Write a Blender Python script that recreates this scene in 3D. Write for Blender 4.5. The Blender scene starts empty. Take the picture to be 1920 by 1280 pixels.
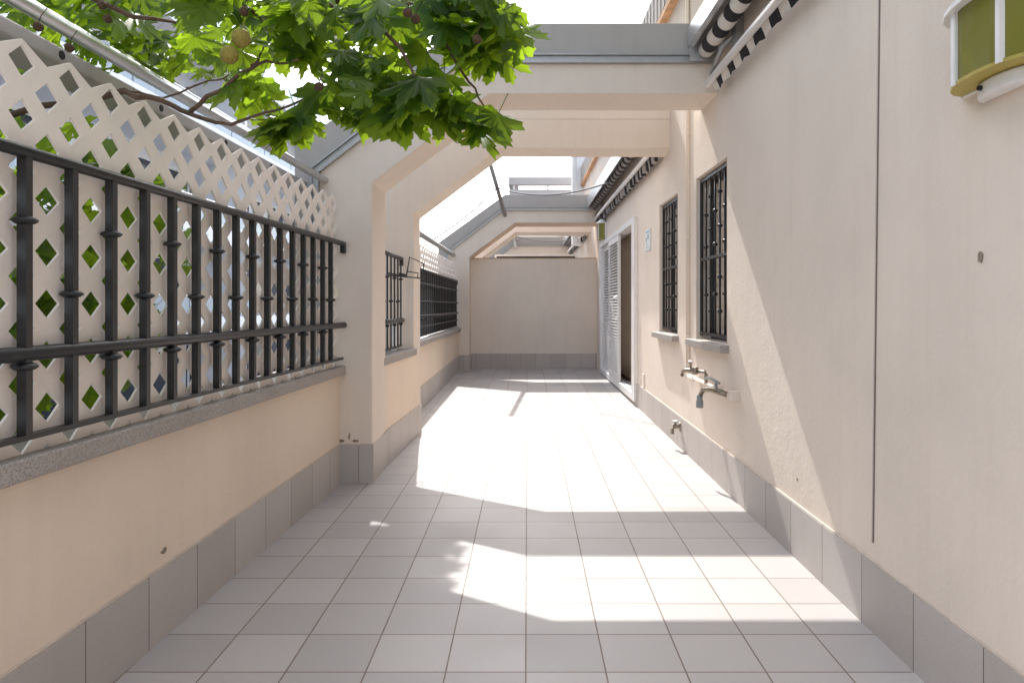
import bpy, bmesh, math, random
from mathutils import Vector, Matrix
R = math.radians
rnd = random.Random(11)

# ------------------------------------------------------------------ camera, sky, sun, exposure
scene = bpy.context.scene
col = scene.collection
EYE = 1.40
FPX, CX, CY = 1345.0, 995.0, 572.0
cam_d = bpy.data.cameras.new("camera")
cam = bpy.data.objects.new("camera", cam_d)
col.objects.link(cam)
cam.location = (0, 0, EYE)
cam.rotation_euler = (R(90), 0, 0)
cam_d.sensor_width = 36
cam_d.lens = 36 * FPX / 1920
cam_d.shift_x = -(CX - 960) / 1920
cam_d.shift_y = -(640 - CY) / 1920
cam_d.clip_end = 2000
cam_d.clip_start = 0.05
scene.camera = cam

TRAVEL = Vector((0.135, -0.95, -1.0)).normalized()
world = bpy.data.worlds.new("World")
scene.world = world
world.use_nodes = True
wn = world.node_tree
bg = wn.nodes['Background']
sky = wn.nodes.new('ShaderNodeTexSky')
sky.sky_type = 'NISHITA'
sky.sun_disc = False
sky.sun_elevation = math.asin(-TRAVEL.z)
sky.sun_rotation = math.atan2(-TRAVEL.x, -TRAVEL.y)
sky.air_density = 1.0
sky.dust_density = 2.2
sky.ozone_density = 1.0
hs = wn.nodes.new('ShaderNodeHueSaturation')
hs.inputs['Saturation'].default_value = 0.5   # hazy, pale sky
wn.links.new(sky.outputs[0], hs.inputs['Color'])
wn.links.new(hs.outputs[0], bg.inputs[0])
bg.inputs[1].default_value = 0.15
sun_d = bpy.data.lights.new("sun", 'SUN')
sun_d.energy = 2.0
sun_d.angle = R(0.5)
sun_d.color = (1.0, 0.965, 0.92)
sun = bpy.data.objects.new("sun", sun_d)
col.objects.link(sun)
sun.rotation_euler = TRAVEL.to_track_quat('-Z', 'Y').to_euler()
sun.location = (-3, 8, 14)
scene.view_settings.view_transform = 'Standard'
scene.view_settings.look = 'None'
scene.view_settings.gamma = 1
scene.view_settings.exposure = 1.75
scene.cycles.max_bounces = 12
scene.cycles.diffuse_bounces = 8
scene.cycles.transparent_max_bounces = 12

# ------------------------------------------------------------------ material helpers
def nodes_of(name):
    m = bpy.data.materials.new(name)
    m.use_nodes = True
    nt = m.node_tree
    return m, nt, nt.nodes['Principled BSDF']

def N(nt, typ, **kw):
    n = nt.nodes.new(typ)
    for k, v in kw.items():
        setattr(n, k, v)
    return n

def math_n(nt, op, a, b=None, c=None):
    n = nt.nodes.new('ShaderNodeMath'); n.operation = op
    for i, v in enumerate((a, b, c)):
        if v is None: continue
        if isinstance(v, (int, float)): n.inputs[i].default_value = v
        else: nt.links.new(v, n.inputs[i])
    return n.outputs[0]

def mixc(nt, fac, a, b):
    n = nt.nodes.new('ShaderNodeMix'); n.data_type = 'RGBA'
    if isinstance(fac, (int, float)): n.inputs[0].default_value = fac
    else: nt.links.new(fac, n.inputs[0])
    for i, v in ((6, a), (7, b)):
        if isinstance(v, tuple): n.inputs[i].default_value = (*v, 1)
        else: nt.links.new(v, n.inputs[i])
    return n.outputs[2]

def noise(nt, scale, detail=4, rough=0.55, stretch=None):
    tc = N(nt, 'ShaderNodeTexCoord')
    vec = tc.outputs['Object']
    if stretch:
        mp = N(nt, 'ShaderNodeMapping'); mp.inputs['Scale'].default_value = stretch
        nt.links.new(vec, mp.inputs[0]); vec = mp.outputs[0]
    n = N(nt, 'ShaderNodeTexNoise')
    n.inputs['Scale'].default_value = scale
    n.inputs['Detail'].default_value = detail
    n.inputs['Roughness'].default_value = rough
    nt.links.new(vec, n.inputs['Vector'])
    return n.outputs[0]

def ramp(nt, fac, lo, hi):
    n = N(nt, 'ShaderNodeMapRange')
    n.inputs[1].default_value = lo; n.inputs[2].default_value = hi
    nt.links.new(fac, n.inputs[0])
    return n.outputs[0]

def bump(nt, p, h, strength, dist):
    b = N(nt, 'ShaderNodeBump')
    b.inputs['Strength'].default_value = strength
    b.inputs['Distance'].default_value = dist
    nt.links.new(h, b.inputs['Height'])
    nt.links.new(b.outputs[0], p.inputs['Normal'])

def plaster(name, c, stain=(0.46, 0.33, 0.22), amt=0.10, grain=0.004, rough=0.9):
    m, nt, p = nodes_of(name)
    big = ramp(nt, noise(nt, 1.3, 5, 0.6), 0.35, 0.75)
    streak = ramp(nt, noise(nt, 3.0, 4, 0.6, (4, 4, 0.22)), 0.50, 0.80)
    fine = noise(nt, 60, 3)
    c2 = tuple(x * 0.89 for x in c)
    a = mixc(nt, big, c, c2)
    a = mixc(nt, math_n(nt, 'MULTIPLY', streak, amt), a, stain)
    spots = ramp(nt, noise(nt, 14, 6, 0.75), 0.66, 0.78)
    a = mixc(nt, math_n(nt, 'MULTIPLY', spots, 0.22), a, tuple(x * 0.62 for x in c))
    a = mixc(nt, math_n(nt, 'MULTIPLY', fine, 0.10), a, tuple(x * 0.7 for x in c))
    nt.links.new(a, p.inputs['Base Color'])
    p.inputs['Roughness'].default_value = rough
    p.inputs['Specular IOR Level'].default_value = 0.25
    h1 = noise(nt, 45, 5, 0.65)
    h2 = noise(nt, 9, 3, 0.5)
    bump(nt, p, math_n(nt, 'ADD', h1, math_n(nt, 'MULTIPLY', h2, 1.2)), 0.55, grain)
    return m

def simple(name, c, rough=0.5, metal=0.0, var=0.12, scale=18, bstr=0.15, bd=0.002, spec=0.5):
    m, nt, p = nodes_of(name)
    f = noise(nt, scale, 5, 0.6)
    a = mixc(nt, ramp(nt, f, 0.3, 0.7), tuple(x * (1 - var) for x in c), tuple(min(1, x * (1 + var)) for x in c))
    nt.links.new(a, p.inputs['Base Color'])
    p.inputs['Metallic'].default_value = metal
    p.inputs['Specular IOR Level'].default_value = spec
    rr = N(nt, 'ShaderNodeMapRange'); rr.inputs[3].default_value = max(0, rough - 0.1); rr.inputs[4].default_value = min(1, rough + 0.1)
    nt.links.new(f, rr.inputs[0]); nt.links.new(rr.outputs[0], p.inputs['Roughness'])
    if bstr: bump(nt, p, noise(nt, scale * 4, 3), bstr, bd)
    return m

def tile_floor(name):
    m, nt, p = nodes_of(name)
    tc = N(nt, 'ShaderNodeTexCoord'); sep = N(nt, 'ShaderNodeSeparateXYZ')
    nt.links.new(tc.outputs['Object'], sep.inputs[0])
    x = math_n(nt, 'ADD', sep.outputs[0], math_n(nt, 'MULTIPLY_ADD', sep.outputs[1], 0.0046, 0.006))
    u = math_n(nt, 'DIVIDE', x, 0.30)
    v = math_n(nt, 'DIVIDE', math_n(nt, 'SUBTRACT', sep.outputs[1], 0.286), 0.30)
    fu = math_n(nt, 'ABSOLUTE', math_n(nt, 'SUBTRACT', math_n(nt, 'FRACT', u), 0.5))
    fv = math_n(nt, 'ABSOLUTE', math_n(nt, 'SUBTRACT', math_n(nt, 'FRACT', v), 0.5))
    e = math_n(nt, 'MAXIMUM', fu, fv)
    wob = math_n(nt, 'MULTIPLY', math_n(nt, 'SUBTRACT', noise(nt, 40, 2), 0.5), 0.004)
    e = math_n(nt, 'ADD', e, wob)
    g = ramp(nt, e, 0.4885, 0.4915)
    # per tile tone
    cmb = N(nt, 'ShaderNodeCombineXYZ')
    nt.links.new(math_n(nt, 'FLOOR', u), cmb.inputs[0]); nt.links.new(math_n(nt, 'FLOOR', v), cmb.inputs[1])
    wn_ = N(nt, 'ShaderNodeTexWhiteNoise'); nt.links.new(cmb.outputs[0], wn_.inputs[0])
    base = mixc(nt, wn_.outputs[0], (0.40, 0.375, 0.36), (0.475, 0.445, 0.425))
    speck = ramp(nt, noise(nt, 260, 2, 0.7), 0.44, 0.62)
    base = mixc(nt, math_n(nt, 'MULTIPLY', speck, 0.22), base, (0.36, 0.31, 0.29))
    dirt = ramp(nt, noise(nt, 1.6, 5, 0.65), 0.45, 0.8)
    base = mixc(nt, math_n(nt, 'MULTIPLY', dirt, 0.20), base, (0.40, 0.345, 0.31))
    grout = mixc(nt, noise(nt, 7, 3), (0.14, 0.10, 0.074), (0.25, 0.19, 0.15))
    a = mixc(nt, g, base, grout)
    nt.links.new(a, p.inputs['Base Color'])
    rr = N(nt, 'ShaderNodeMapRange'); rr.inputs[3].default_value = 0.42; rr.inputs[4].default_value = 0.62
    nt.links.new(dirt, rr.inputs[0]); nt.links.new(rr.outputs[0], p.inputs['Roughness'])
    p.inputs['Specular IOR Level'].default_value = 0.2
    h = math_n(nt, 'ADD', math_n(nt, 'MULTIPLY', g, -1.0), math_n(nt, 'MULTIPLY', noise(nt, 90, 3), 0.12))
    bump(nt, p, h, 0.5, 0.003)
    return m

def tile_skirt(name, axis, pitch, phase):
    m, nt, p = nodes_of(name)
    tc = N(nt, 'ShaderNodeTexCoord'); sep = N(nt, 'ShaderNodeSeparateXYZ')
    nt.links.new(tc.outputs['Object'], sep.inputs[0])
    u = math_n(nt, 'DIVIDE', math_n(nt, 'SUBTRACT', sep.outputs[axis], phase), pitch)
    fu = math_n(nt, 'ABSOLUTE', math_n(nt, 'SUBTRACT', math_n(nt, 'FRACT', u), 0.5))
    g = ramp(nt, fu, 0.4925, 0.4955)
    wn_ = N(nt, 'ShaderNodeTexWhiteNoise'); wn_.noise_dimensions = '1D'
    nt.links.new(math_n(nt, 'FLOOR', u), wn_.inputs['W'])
    base = mixc(nt, wn_.outputs[0], (0.46, 0.42, 0.39), (0.55, 0.505, 0.475))
    speck = ramp(nt, noise(nt, 220, 2, 0.7), 0.42, 0.62)
    base = mixc(nt, math_n(nt, 'MULTIPLY', speck, 0.30), base, (0.30, 0.265, 0.24))
    dirt = ramp(nt, noise(nt, 2.2, 5, 0.65), 0.45, 0.8)
    base = mixc(nt, math_n(nt, 'MULTIPLY', dirt, 0.25), base, (0.35, 0.30, 0.26))
    a = mixc(nt, g, base, (0.13, 0.10, 0.085))
    nt.links.new(a, p.inputs['Base Color'])
    p.inputs['Roughness'].default_value = 0.6
    h = math_n(nt, 'ADD', math_n(nt, 'MULTIPLY', g, -1.0), math_n(nt, 'MULTIPLY', noise(nt, 90, 3), 0.12))
    bump(nt, p, h, 0.5, 0.003)
    return m

def striped(name, pitch, phase, darker=False):
    m, nt, p = nodes_of(name)
    tc = N(nt, 'ShaderNodeTexCoord'); sep = N(nt, 'ShaderNodeSeparateXYZ')
    nt.links.new(tc.outputs['Object'], sep.inputs[0])
    u = math_n(nt, 'FRACT', math_n(nt, 'DIVIDE', math_n(nt, 'SUBTRACT', sep.outputs[1], phase), pitch))
    g = math_n(nt, 'GREATER_THAN', u, 0.5)
    soil = noise(nt, 12, 4)
    w = mixc(nt, soil, (0.22, 0.20, 0.185), (0.40, 0.37, 0.34)) if darker else mixc(nt, soil, (0.58, 0.54, 0.49), (0.76, 0.72, 0.67))
    a = mixc(nt, g, w, (0.012, 0.010, 0.014))
    nt.links.new(a, p.inputs['Base Color'])
    p.inputs['Roughness'].default_value = 0.85
    bump(nt, p, noise(nt, 300, 2), 0.3, 0.001)
    return m

def granite(name):
    m, nt, p = nodes_of(name)
    v = N(nt, 'ShaderNodeTexVoronoi'); v.inputs['Scale'].default_value = 120
    tc = N(nt, 'ShaderNodeTexCoord'); nt.links.new(tc.outputs['Object'], v.inputs['Vector'])
    f = ramp(nt, v.outputs['Distance'], 0.1, 0.6)
    a = mixc(nt, f, (0.20, 0.18, 0.16), (0.40, 0.365, 0.335))
    a = mixc(nt, math_n(nt, 'MULTIPLY', ramp(nt, noise(nt, 3, 4), 0.4, 0.7), 0.4), a, (0.25, 0.215, 0.185))
    nt.links.new(a, p.inputs['Base Color'])
    p.inputs['Roughness'].default_value = 0.7
    bump(nt, p, noise(nt, 150, 4), 0.4, 0.002)
    return m

def leaf_mat(name, c, t):
    m, nt, p = nodes_of(name)
    at_ = N(nt, 'ShaderNodeAttribute'); at_.attribute_name = 'vein'
    tn = N(nt, 'ShaderNodeAttribute'); tn.attribute_name = 'tone'
    f = ramp(nt, at_.outputs['Fac'], 0.90, 0.97)
    dark = mixc(nt, tn.outputs['Fac'], tuple(x * 0.75 for x in c), tuple(x * 1.35 for x in c))
    a = mixc(nt, f, dark, (0.16, 0.24, 0.07))
    tr0 = mixc(nt, tn.outputs['Fac'], tuple(x * 0.8 for x in t), tuple(x * 1.2 for x in t))
    tcol = mixc(nt, math_n(nt, 'MULTIPLY', f, 0.5), tr0, (0.14, 0.26, 0.03))
    nt.links.new(a, p.inputs['Base Color'])
    p.inputs['Roughness'].default_value = 0.45
    p.inputs['Specular IOR Level'].default_value = 0.35
    tb = N(nt, 'ShaderNodeBsdfTranslucent'); nt.links.new(tcol, tb.inputs[0])
    mx = N(nt, 'ShaderNodeMixShader'); mx.inputs[0].default_value = 0.55
    nt.links.new(p.outputs[0], mx.inputs[1]); nt.links.new(tb.outputs[0], mx.inputs[2])
    nt.links.new(mx.outputs[0], nt.nodes['Material Output'].inputs[0])
    return m

def glass_mat(name, c, rough=0.15, trans=0.6):
    m, nt, p = nodes_of(name)
    nz = noise(nt, 25, 3)
    a = mixc(nt, nz, tuple(x * 0.85 for x in c), c)
    nt.links.new(a, p.inputs['Base Color'])
    p.inputs['Roughness'].default_value = rough
    tb = N(nt, 'ShaderNodeBsdfTranslucent'); nt.links.new(a, tb.inputs[0])
    mx = N(nt, 'ShaderNodeMixShader'); mx.inputs[0].default_value = trans * 0.6
    nt.links.new(p.outputs[0], mx.inputs[1]); nt.links.new(tb.outputs[0], mx.inputs[2])
    nt.links.new(mx.outputs[0], nt.nodes['Material Output'].inputs[0])
    return m

def clear_glass(name, c):
    m, nt, p = nodes_of(name)
    nt.links.new(mixc(nt, noise(nt, 3, 2), c, tuple(x * 0.95 for x in c)), p.inputs['Base Color'])
    p.inputs['Roughness'].default_value = 0.08
    tr = N(nt, 'ShaderNodeBsdfTransparent'); tr.inputs[0].default_value = (0.85, 0.93, 0.97, 1)
    mx = N(nt, 'ShaderNodeMixShader'); mx.inputs[0].default_value = 0.45
    nt.links.new(p.outputs[0], mx.inputs[1]); nt.links.new(tr.outputs[0], mx.inputs[2])
    nt.links.new(mx.outputs[0], nt.nodes['Material Output'].inputs[0])
    return m

WALLC = (0.80, 0.70, 0.605)
M = dict(
    wall=plaster('plaster_cream', WALLC),
    wall2=plaster('plaster_warm_bounce', (0.82, 0.685, 0.555), amt=0.08),  # same paint as the house wall, warm floor bounce put into the colour
    arch=plaster('plaster_arch', (0.79, 0.69, 0.595), amt=0.10, grain=0.003),
    coping=plaster('plaster_grey', (0.475, 0.445, 0.415), (0.31, 0.28, 0.25), 0.3, 0.003),
    white=plaster('plaster_white', (0.74, 0.73, 0.72), (0.5, 0.48, 0.46), 0.15, 0.002),
    bluewhite=plaster('plaster_pale', (0.82, 0.84, 0.88), (0.6, 0.62, 0.66), 0.15, 0.002),
    floor=tile_floor('terrace_tiles'),
    sk_r=tile_skirt('skirting_tiles', 1, 0.41, 2.28),
    sk_l=tile_skirt('skirting_tiles_along', 1, 0.385, 2.62),
    sk_x=tile_skirt('skirting_tiles_across', 0, 0.30, 0.10),
    mortar=simple('skirting_mortar', (0.55, 0.47, 0.40), 0.9),
    granite=granite('sill_granite'),
    iron=simple('black_iron', (0.018, 0.019, 0.020), 0.42, 0.0, 0.3, 30, 0.3, 0.001),
    alu=simple('brushed_aluminium', (0.62, 0.63, 0.65), 0.35, 0.9, 0.08, 20, 0.05),
    alu_d=simple('dull_aluminium', (0.40, 0.395, 0.385), 0.5, 0.6, 0.12, 14, 0.1),
    lattice=simple('cream_lattice_plastic', (0.84, 0.765, 0.695), 0.6, 0.0, 0.06, 6, 0.08),
    whitepaint=simple('white_paint', (0.78, 0.77, 0.76), 0.45, 0.0, 0.05, 8, 0.06),
    frame_d=simple('dark_window_frame', (0.012, 0.016, 0.022), 0.4),
    blind=simple('beige_blind', (0.60, 0.53, 0.45), 0.6, 0.0, 0.15, 5, 0.1),
    tan=simple('interior_tan', (0.62, 0.50, 0.38), 0.8),
    wood=simple('inner_door_wood', (0.40, 0.31, 0.215), 0.5, 0, 0.2, 6),
    brown=simple('interior_wood', (0.16, 0.075, 0.04), 0.5),
    rust=simple('rust_trim', (0.50, 0.29, 0.15), 0.85, 0.0, 0.3, 8, 0.3),
    brass=simple('tap_metal', (0.30, 0.255, 0.20), 0.35, 0.8, 0.2, 40),
    pvc=simple('hose_grey', (0.25, 0.27, 0.26), 0.5),
    joint=simple('joint_sealant', (0.19, 0.145, 0.125), 0.9),
    green=glass_mat('olive_lamp_glass', (0.34, 0.32, 0.06)),
    olive=simple('olive_lamp_base', (0.42, 0.34, 0.07), 0.5),
    dark=simple('dark_hole', (0.015, 0.014, 0.014), 0.8),
    screen=simple('dark_screen_fabric', (0.035, 0.037, 0.042), 0.8, 0, 0.25, 9),
    stripe=striped('striped_awning_cloth', 0.28, 4.02),
    stripe2=striped('darker_awning_cloth', 0.28, 4.02, darker=True),  # darker, lower-contrast copy of the striped cloth for the farther awnings
    plaque=simple('plaque_ceramic', (0.62, 0.68, 0.68), 0.3),
    plaqueb=simple('plaque_blue', (0.20, 0.38, 0.46), 0.3),
    leaf=leaf_mat('plane_leaf', (0.034, 0.078, 0.014), (0.33, 0.50, 0.020)),
    bark=simple('plane_bark', (0.12, 0.075, 0.05), 0.9, 0, 0.35, 25, 0.5, 0.004),
    seed=simple('seed_ball_brown', (0.085, 0.050, 0.024), 0.95, 0, 0.3, 120, 1.0, 0.004),
    seedy=simple('seed_ball_green', (0.30, 0.25, 0.05), 0.9, 0, 0.3, 120, 1.0, 0.004),
    palewall=plaster('plaster_pale_wall', (0.50, 0.475, 0.465), (0.36, 0.34, 0.33), 0.2, 0.002),
    winglass=simple('facade_window_glass', (0.025, 0.03, 0.045), 0.12, 0, 0.3, 2, 0),
    balglass=clear_glass('balcony_glass', (0.42, 0.50, 0.58)),
    ground=simple('street_paving', (0.22, 0.21, 0.20), 0.9, 0, 0.2, 2, 0.3, 0.01),
    patch=simple('cement_patch', (0.28, 0.22, 0.17), 0.95, 0, 0.4, 90, 0.6, 0.004),
    hose=simple('cable_grey', (0.16, 0.16, 0.165), 0.6),
)

# ------------------------------------------------------------------ geometry helpers
def at(x, y, d):
    return Vector(((x - CX) * d / FPX, d, EYE - (y - CY) * d / FPX))
SLOPE = 14 / FPX
def zf(d): return SLOPE * d
def XR(d): return 1.45 - 0.0105 * (d - 2.6)
def XL(d): return -1.534 + 0.032 * (d - 2.645)
def RW(d, off, z): return Vector((XR(d) - off, d, z))
def LWm(d, off, z): return Vector((XL(d) + off, d, z))
def XYZ(a, b, c): return Vector((a, b, c))

class MB:
    def __init__(s): s.bm = bmesh.new()
    def face(s, vs):
        try: return s.bm.faces.new(vs)
        except ValueError: return None
    def box(s, u0, u1, v0, v1, w0, w1, f=XYZ):
        p = [s.bm.verts.new(f(u, v, w)) for w in (w0, w1) for v in (v0, v1) for u in (u0, u1)]
        for q in ((0, 1, 3, 2), (4, 6, 7, 5), (0, 4, 5, 1), (2, 3, 7, 6), (0, 2, 6, 4), (1, 5, 7, 3)):
            s.face([p[i] for i in q])
        return s
    def hexa(s, pts):
        p = [s.bm.verts.new(q) for q in pts]
        for q in ((0, 1, 3, 2), (4, 6, 7, 5), (0, 4, 5, 1), (2, 3, 7, 6), (0, 2, 6, 4), (1, 5, 7, 3)):
            s.face([p[i] for i in q])
        return s
    def tube(s, pts, r, n=10, smooth=True):
        pts = [Vector(p) for p in pts]
        rs = r if isinstance(r, (list, tuple)) else [r] * len(pts)
        rings = []
        for i, p in enumerate(pts):
            a = pts[max(0, i - 1)]; b = pts[min(len(pts) - 1, i + 1)]
            t = (b - a).normalized()
            ref = Vector((0, 0, 1)) if abs(t.z) < 0.9 else Vector((1, 0, 0))
            x = t.cross(ref).normalized(); y = x.cross(t).normalized()
            rings.append([s.bm.verts.new(p + (x * math.cos(2 * math.pi * k / n) + y * math.sin(2 * math.pi * k / n)) * rs[i]) for k in range(n)])
        for a, b in zip(rings, rings[1:]):
            for k in range(n):
                f = s.face([a[k], a[(k + 1) % n], b[(k + 1) % n], b[k]])
                if f and smooth: f.smooth = True
        s.face(list(reversed(rings[0]))); s.face(rings[-1])
        return s
    def lathe(s, c, prof, n=14, axis='Z'):
        c = Vector(c); rings = []
        for (r, h) in prof:
            ring = []
            for k in range(n):
                a = 2 * math.pi * k / n
                if axis == 'Z': v = Vector((r * math.cos(a), r * math.sin(a), h))
                elif axis == 'X': v = Vector((h, r * math.cos(a), r * math.sin(a)))
                else: v = Vector((r * math.cos(a), h, r * math.sin(a)))
                ring.append(s.bm.verts.new(c + v))
            rings.append(ring)
        for a, b in zip(rings, rings[1:]):
            for k in range(n):
                f = s.face([a[k], a[(k + 1) % n], b[(k + 1) % n], b[k]])
                if f: f.smooth = True
        s.face(list(reversed(rings[0]))); s.face(rings[-1])
        return s
    def strip(s, Af, Bf, Ab, Bb):
        """solid between two polylines A and B, front ring and back ring"""
        V = [[s.bm.verts.new(p) for p in L] for L in (Af, Bf, Ab, Bb)]
        a, b, c, d = V; n = len(a)
        for i in range(n - 1):
            s.face([a[i], a[i + 1], b[i + 1], b[i]])
            s.face([c[i], d[i], d[i + 1], c[i + 1]])
            s.face([a[i], c[i], c[i + 1], a[i + 1]])
            s.face([b[i], b[i + 1], d[i + 1], d[i]])
        s.face([a[0], b[0], d[0], c[0]]); s.face([a[-1], c[-1], d[-1], b[-1]])
        return s
    def prism(s, poly, f, w0, w1):
        a = [s.bm.verts.new(f(u, v, w0)) for u, v in poly]
        b = [s.bm.verts.new(f(u, v, w1)) for u, v in poly]
        s.face(list(reversed(a))); s.face(b)
        for i in range(len(poly)):
            j = (i + 1) % len(poly)
            s.face([a[i], a[j], b[j], b[i]])
        return s
    def build(s, name, mat, parent=None, bevel=0.0):
        bmesh.ops.recalc_face_normals(s.bm, faces=s.bm.faces)
        off = Vector(wloc(parent)) if parent else Vector((0, 0, 0))
        if parent:
            for v in s.bm.verts: v.co -= off
        me = bpy.data.meshes.new(name); s.bm.to_mesh(me); s.bm.free()
        o = bpy.data.objects.new(name, me); col.objects.link(o)
        me.materials.append(M[mat] if isinstance(mat, str) else mat)
        if parent: o.parent = parent
        if bevel:
            b = o.modifiers.new('bevel', 'BEVEL'); b.width = bevel; b.segments = 2; b.limit_method = 'ANGLE'; b.angle_limit = R(30)
        return o

def wloc(o):
    v = Vector((0, 0, 0))
    while o is not None:
        v += o.location; o = o.parent
    return v

def thing(name, label, cat, loc=(0, 0, 0), group=None):
    o = bpy.data.objects.new(name, None); col.objects.link(o)
    o.location = loc; o.empty_display_size = 0.1
    return tag(o, label, cat, group)
def tag(o, label, cat, group=None):
    o['label'] = label; o['category'] = cat
    if group: o['group'] = group
    return o
def struct(o): o['kind'] = 'structure'; return o

# ------------------------------------------------------------------ ground and terrace floor
mb = MB(); mb.box(-900, 900, -900, 900, -8.3, -8.0)
struct(mb.build('ground', 'ground'))
mb = MB()
mb.hexa([XYZ(-2.0, -5, zf(-5) - .25), XYZ(1.9, -5, zf(-5) - .25), XYZ(-2.0, 34, zf(34) - .25), XYZ(1.9, 34, zf(34) - .25),
         XYZ(-2.0, -5, zf(-5)), XYZ(1.9, -5, zf(-5)), XYZ(-2.0, 34, zf(34)), XYZ(1.9, 34, zf(34))])
struct(mb.build('floor', 'floor'))

# ------------------------------------------------------------------ house wall on the right
house = thing('house', 'long cream plastered house wall with barred windows and white louvred sliding door', 'house', (1.45, 0, 0))
WIN = [(5.20, 6.10), (6.86, 7.74)]
WZ0, WZ1 = 1.115, 2.47
DOOR = (9.42, 13.40); DZ0, DZ1 = 0.20, 2.50
def wall_panel():
    mb = MB()
    ds = sorted([-6, 34] + [v for w in WIN for v in w] + list(DOOR))
    zs = [-0.3, DZ0, WZ0, WZ1, DZ1, 4.30]
    def hole(d, z):
        for a, b in WIN:
            if a < d < b and WZ0 < z < WZ1: return True
        return DOOR[0] < d < DOOR[1] and DZ0 < z < DZ1
    T = 0.30
    vf = {}
    def v(d, z, off):
        k = (d, z, off)
        if k not in vf: vf[k] = mb.bm.verts.new(RW(d, off, z))
        return vf[k]
    for i in range(len(ds) - 1):
        for j in range(len(zs) - 1):
            d0, d1, z0, z1 = ds[i], ds[i + 1], zs[j], zs[j + 1]
            if hole((d0 + d1) / 2, (z0 + z1) / 2): continue
            mb.face([v(d0, z0, 0), v(d1, z0, 0), v(d1, z1, 0), v(d0, z1, 0)])
            mb.face([v(d0, z0, -T), v(d0, z1, -T), v(d1, z1, -T), v(d1, z0, -T)])
    rects = [(a, b, WZ0, WZ1) for a, b in WIN] + [(DOOR[0], DOOR[1], DZ0, DZ1), (-6, 34, -0.3, 4.30)]
    for (a, b, z0, z1) in rects:
        da = [d for d in ds if a <= d <= b]; za = [z for z in zs if z0 <= z <= z1]
        for d0, d1 in zip(da, da[1:]):
            for z in (z0, z1): mb.face([v(d0, z, 0), v(d1, z, 0), v(d1, z, -T), v(d0, z, -T)])
        for q0, q1 in zip(za, za[1:]):
            for d in (a, b): mb.face([v(d, q0, 0), v(d, q1, 0), v(d, q1, -T), v(d, q0, -T)])
    return mb
wall_panel().build('wall', 'wall', house)
# skirting (follows the floor's fall), broken by the door
def skirt(mapf, d0, d1, t, mat, parent, h=0.288, mortar=True):
    mb = MB()
    def f(d, off, z): return mapf(d, off, z + zf(d))
    mb.box(d0, d1, -0.02, t, -0.02, h, f)
    o = mb.build('skirting', mat, parent)
    if mortar:
        m2 = MB(); m2.box(d0, d1, -0.02, t * 0.8, h + .0005, h + 0.007, f)
        m2.build('skirting_edge', 'mortar', o)
    return o
skirt(RW, -5, 9.25, 0.014, 'sk_r', house)
mb = MB(); mb.box(9.25, 13.55, -0.02, 0.014, zf(9), 0.17, RW); mb.build('door_step', 'sk_r', house)
# expansion joint: a sealed groove
mb = MB()
p0, p1 = at(1651, -60, 2.96), at(1625, 1008, 3.08)
mb.hexa([RW(3.02, -0.01, .40), RW(3.02, 0.003, .40), RW(3.028, -0.01, .40), RW(3.028, 0.003, .40),
         RW(2.925, -0.01, 4.3), RW(2.925, 0.003, 4.3), RW(2.933, -0.01, 4.3), RW(2.933, 0.003, 4.3)])
j = mb.build('expansion_joint', 'joint', house)
mb = MB()
mb.hexa([RW(3.033, -0.01, .40), RW(3.033, 0.005, .40), RW(3.043, -0.01, .40), RW(3.043, 0.005, .40),
         RW(2.938, -0.01, 4.3), RW(2.938, 0.005, 4.3), RW(2.948, -0.01, 4.3), RW(2.948, 0.005, 4.3)])
mb.build('joint_edge', 'wall', j)
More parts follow.
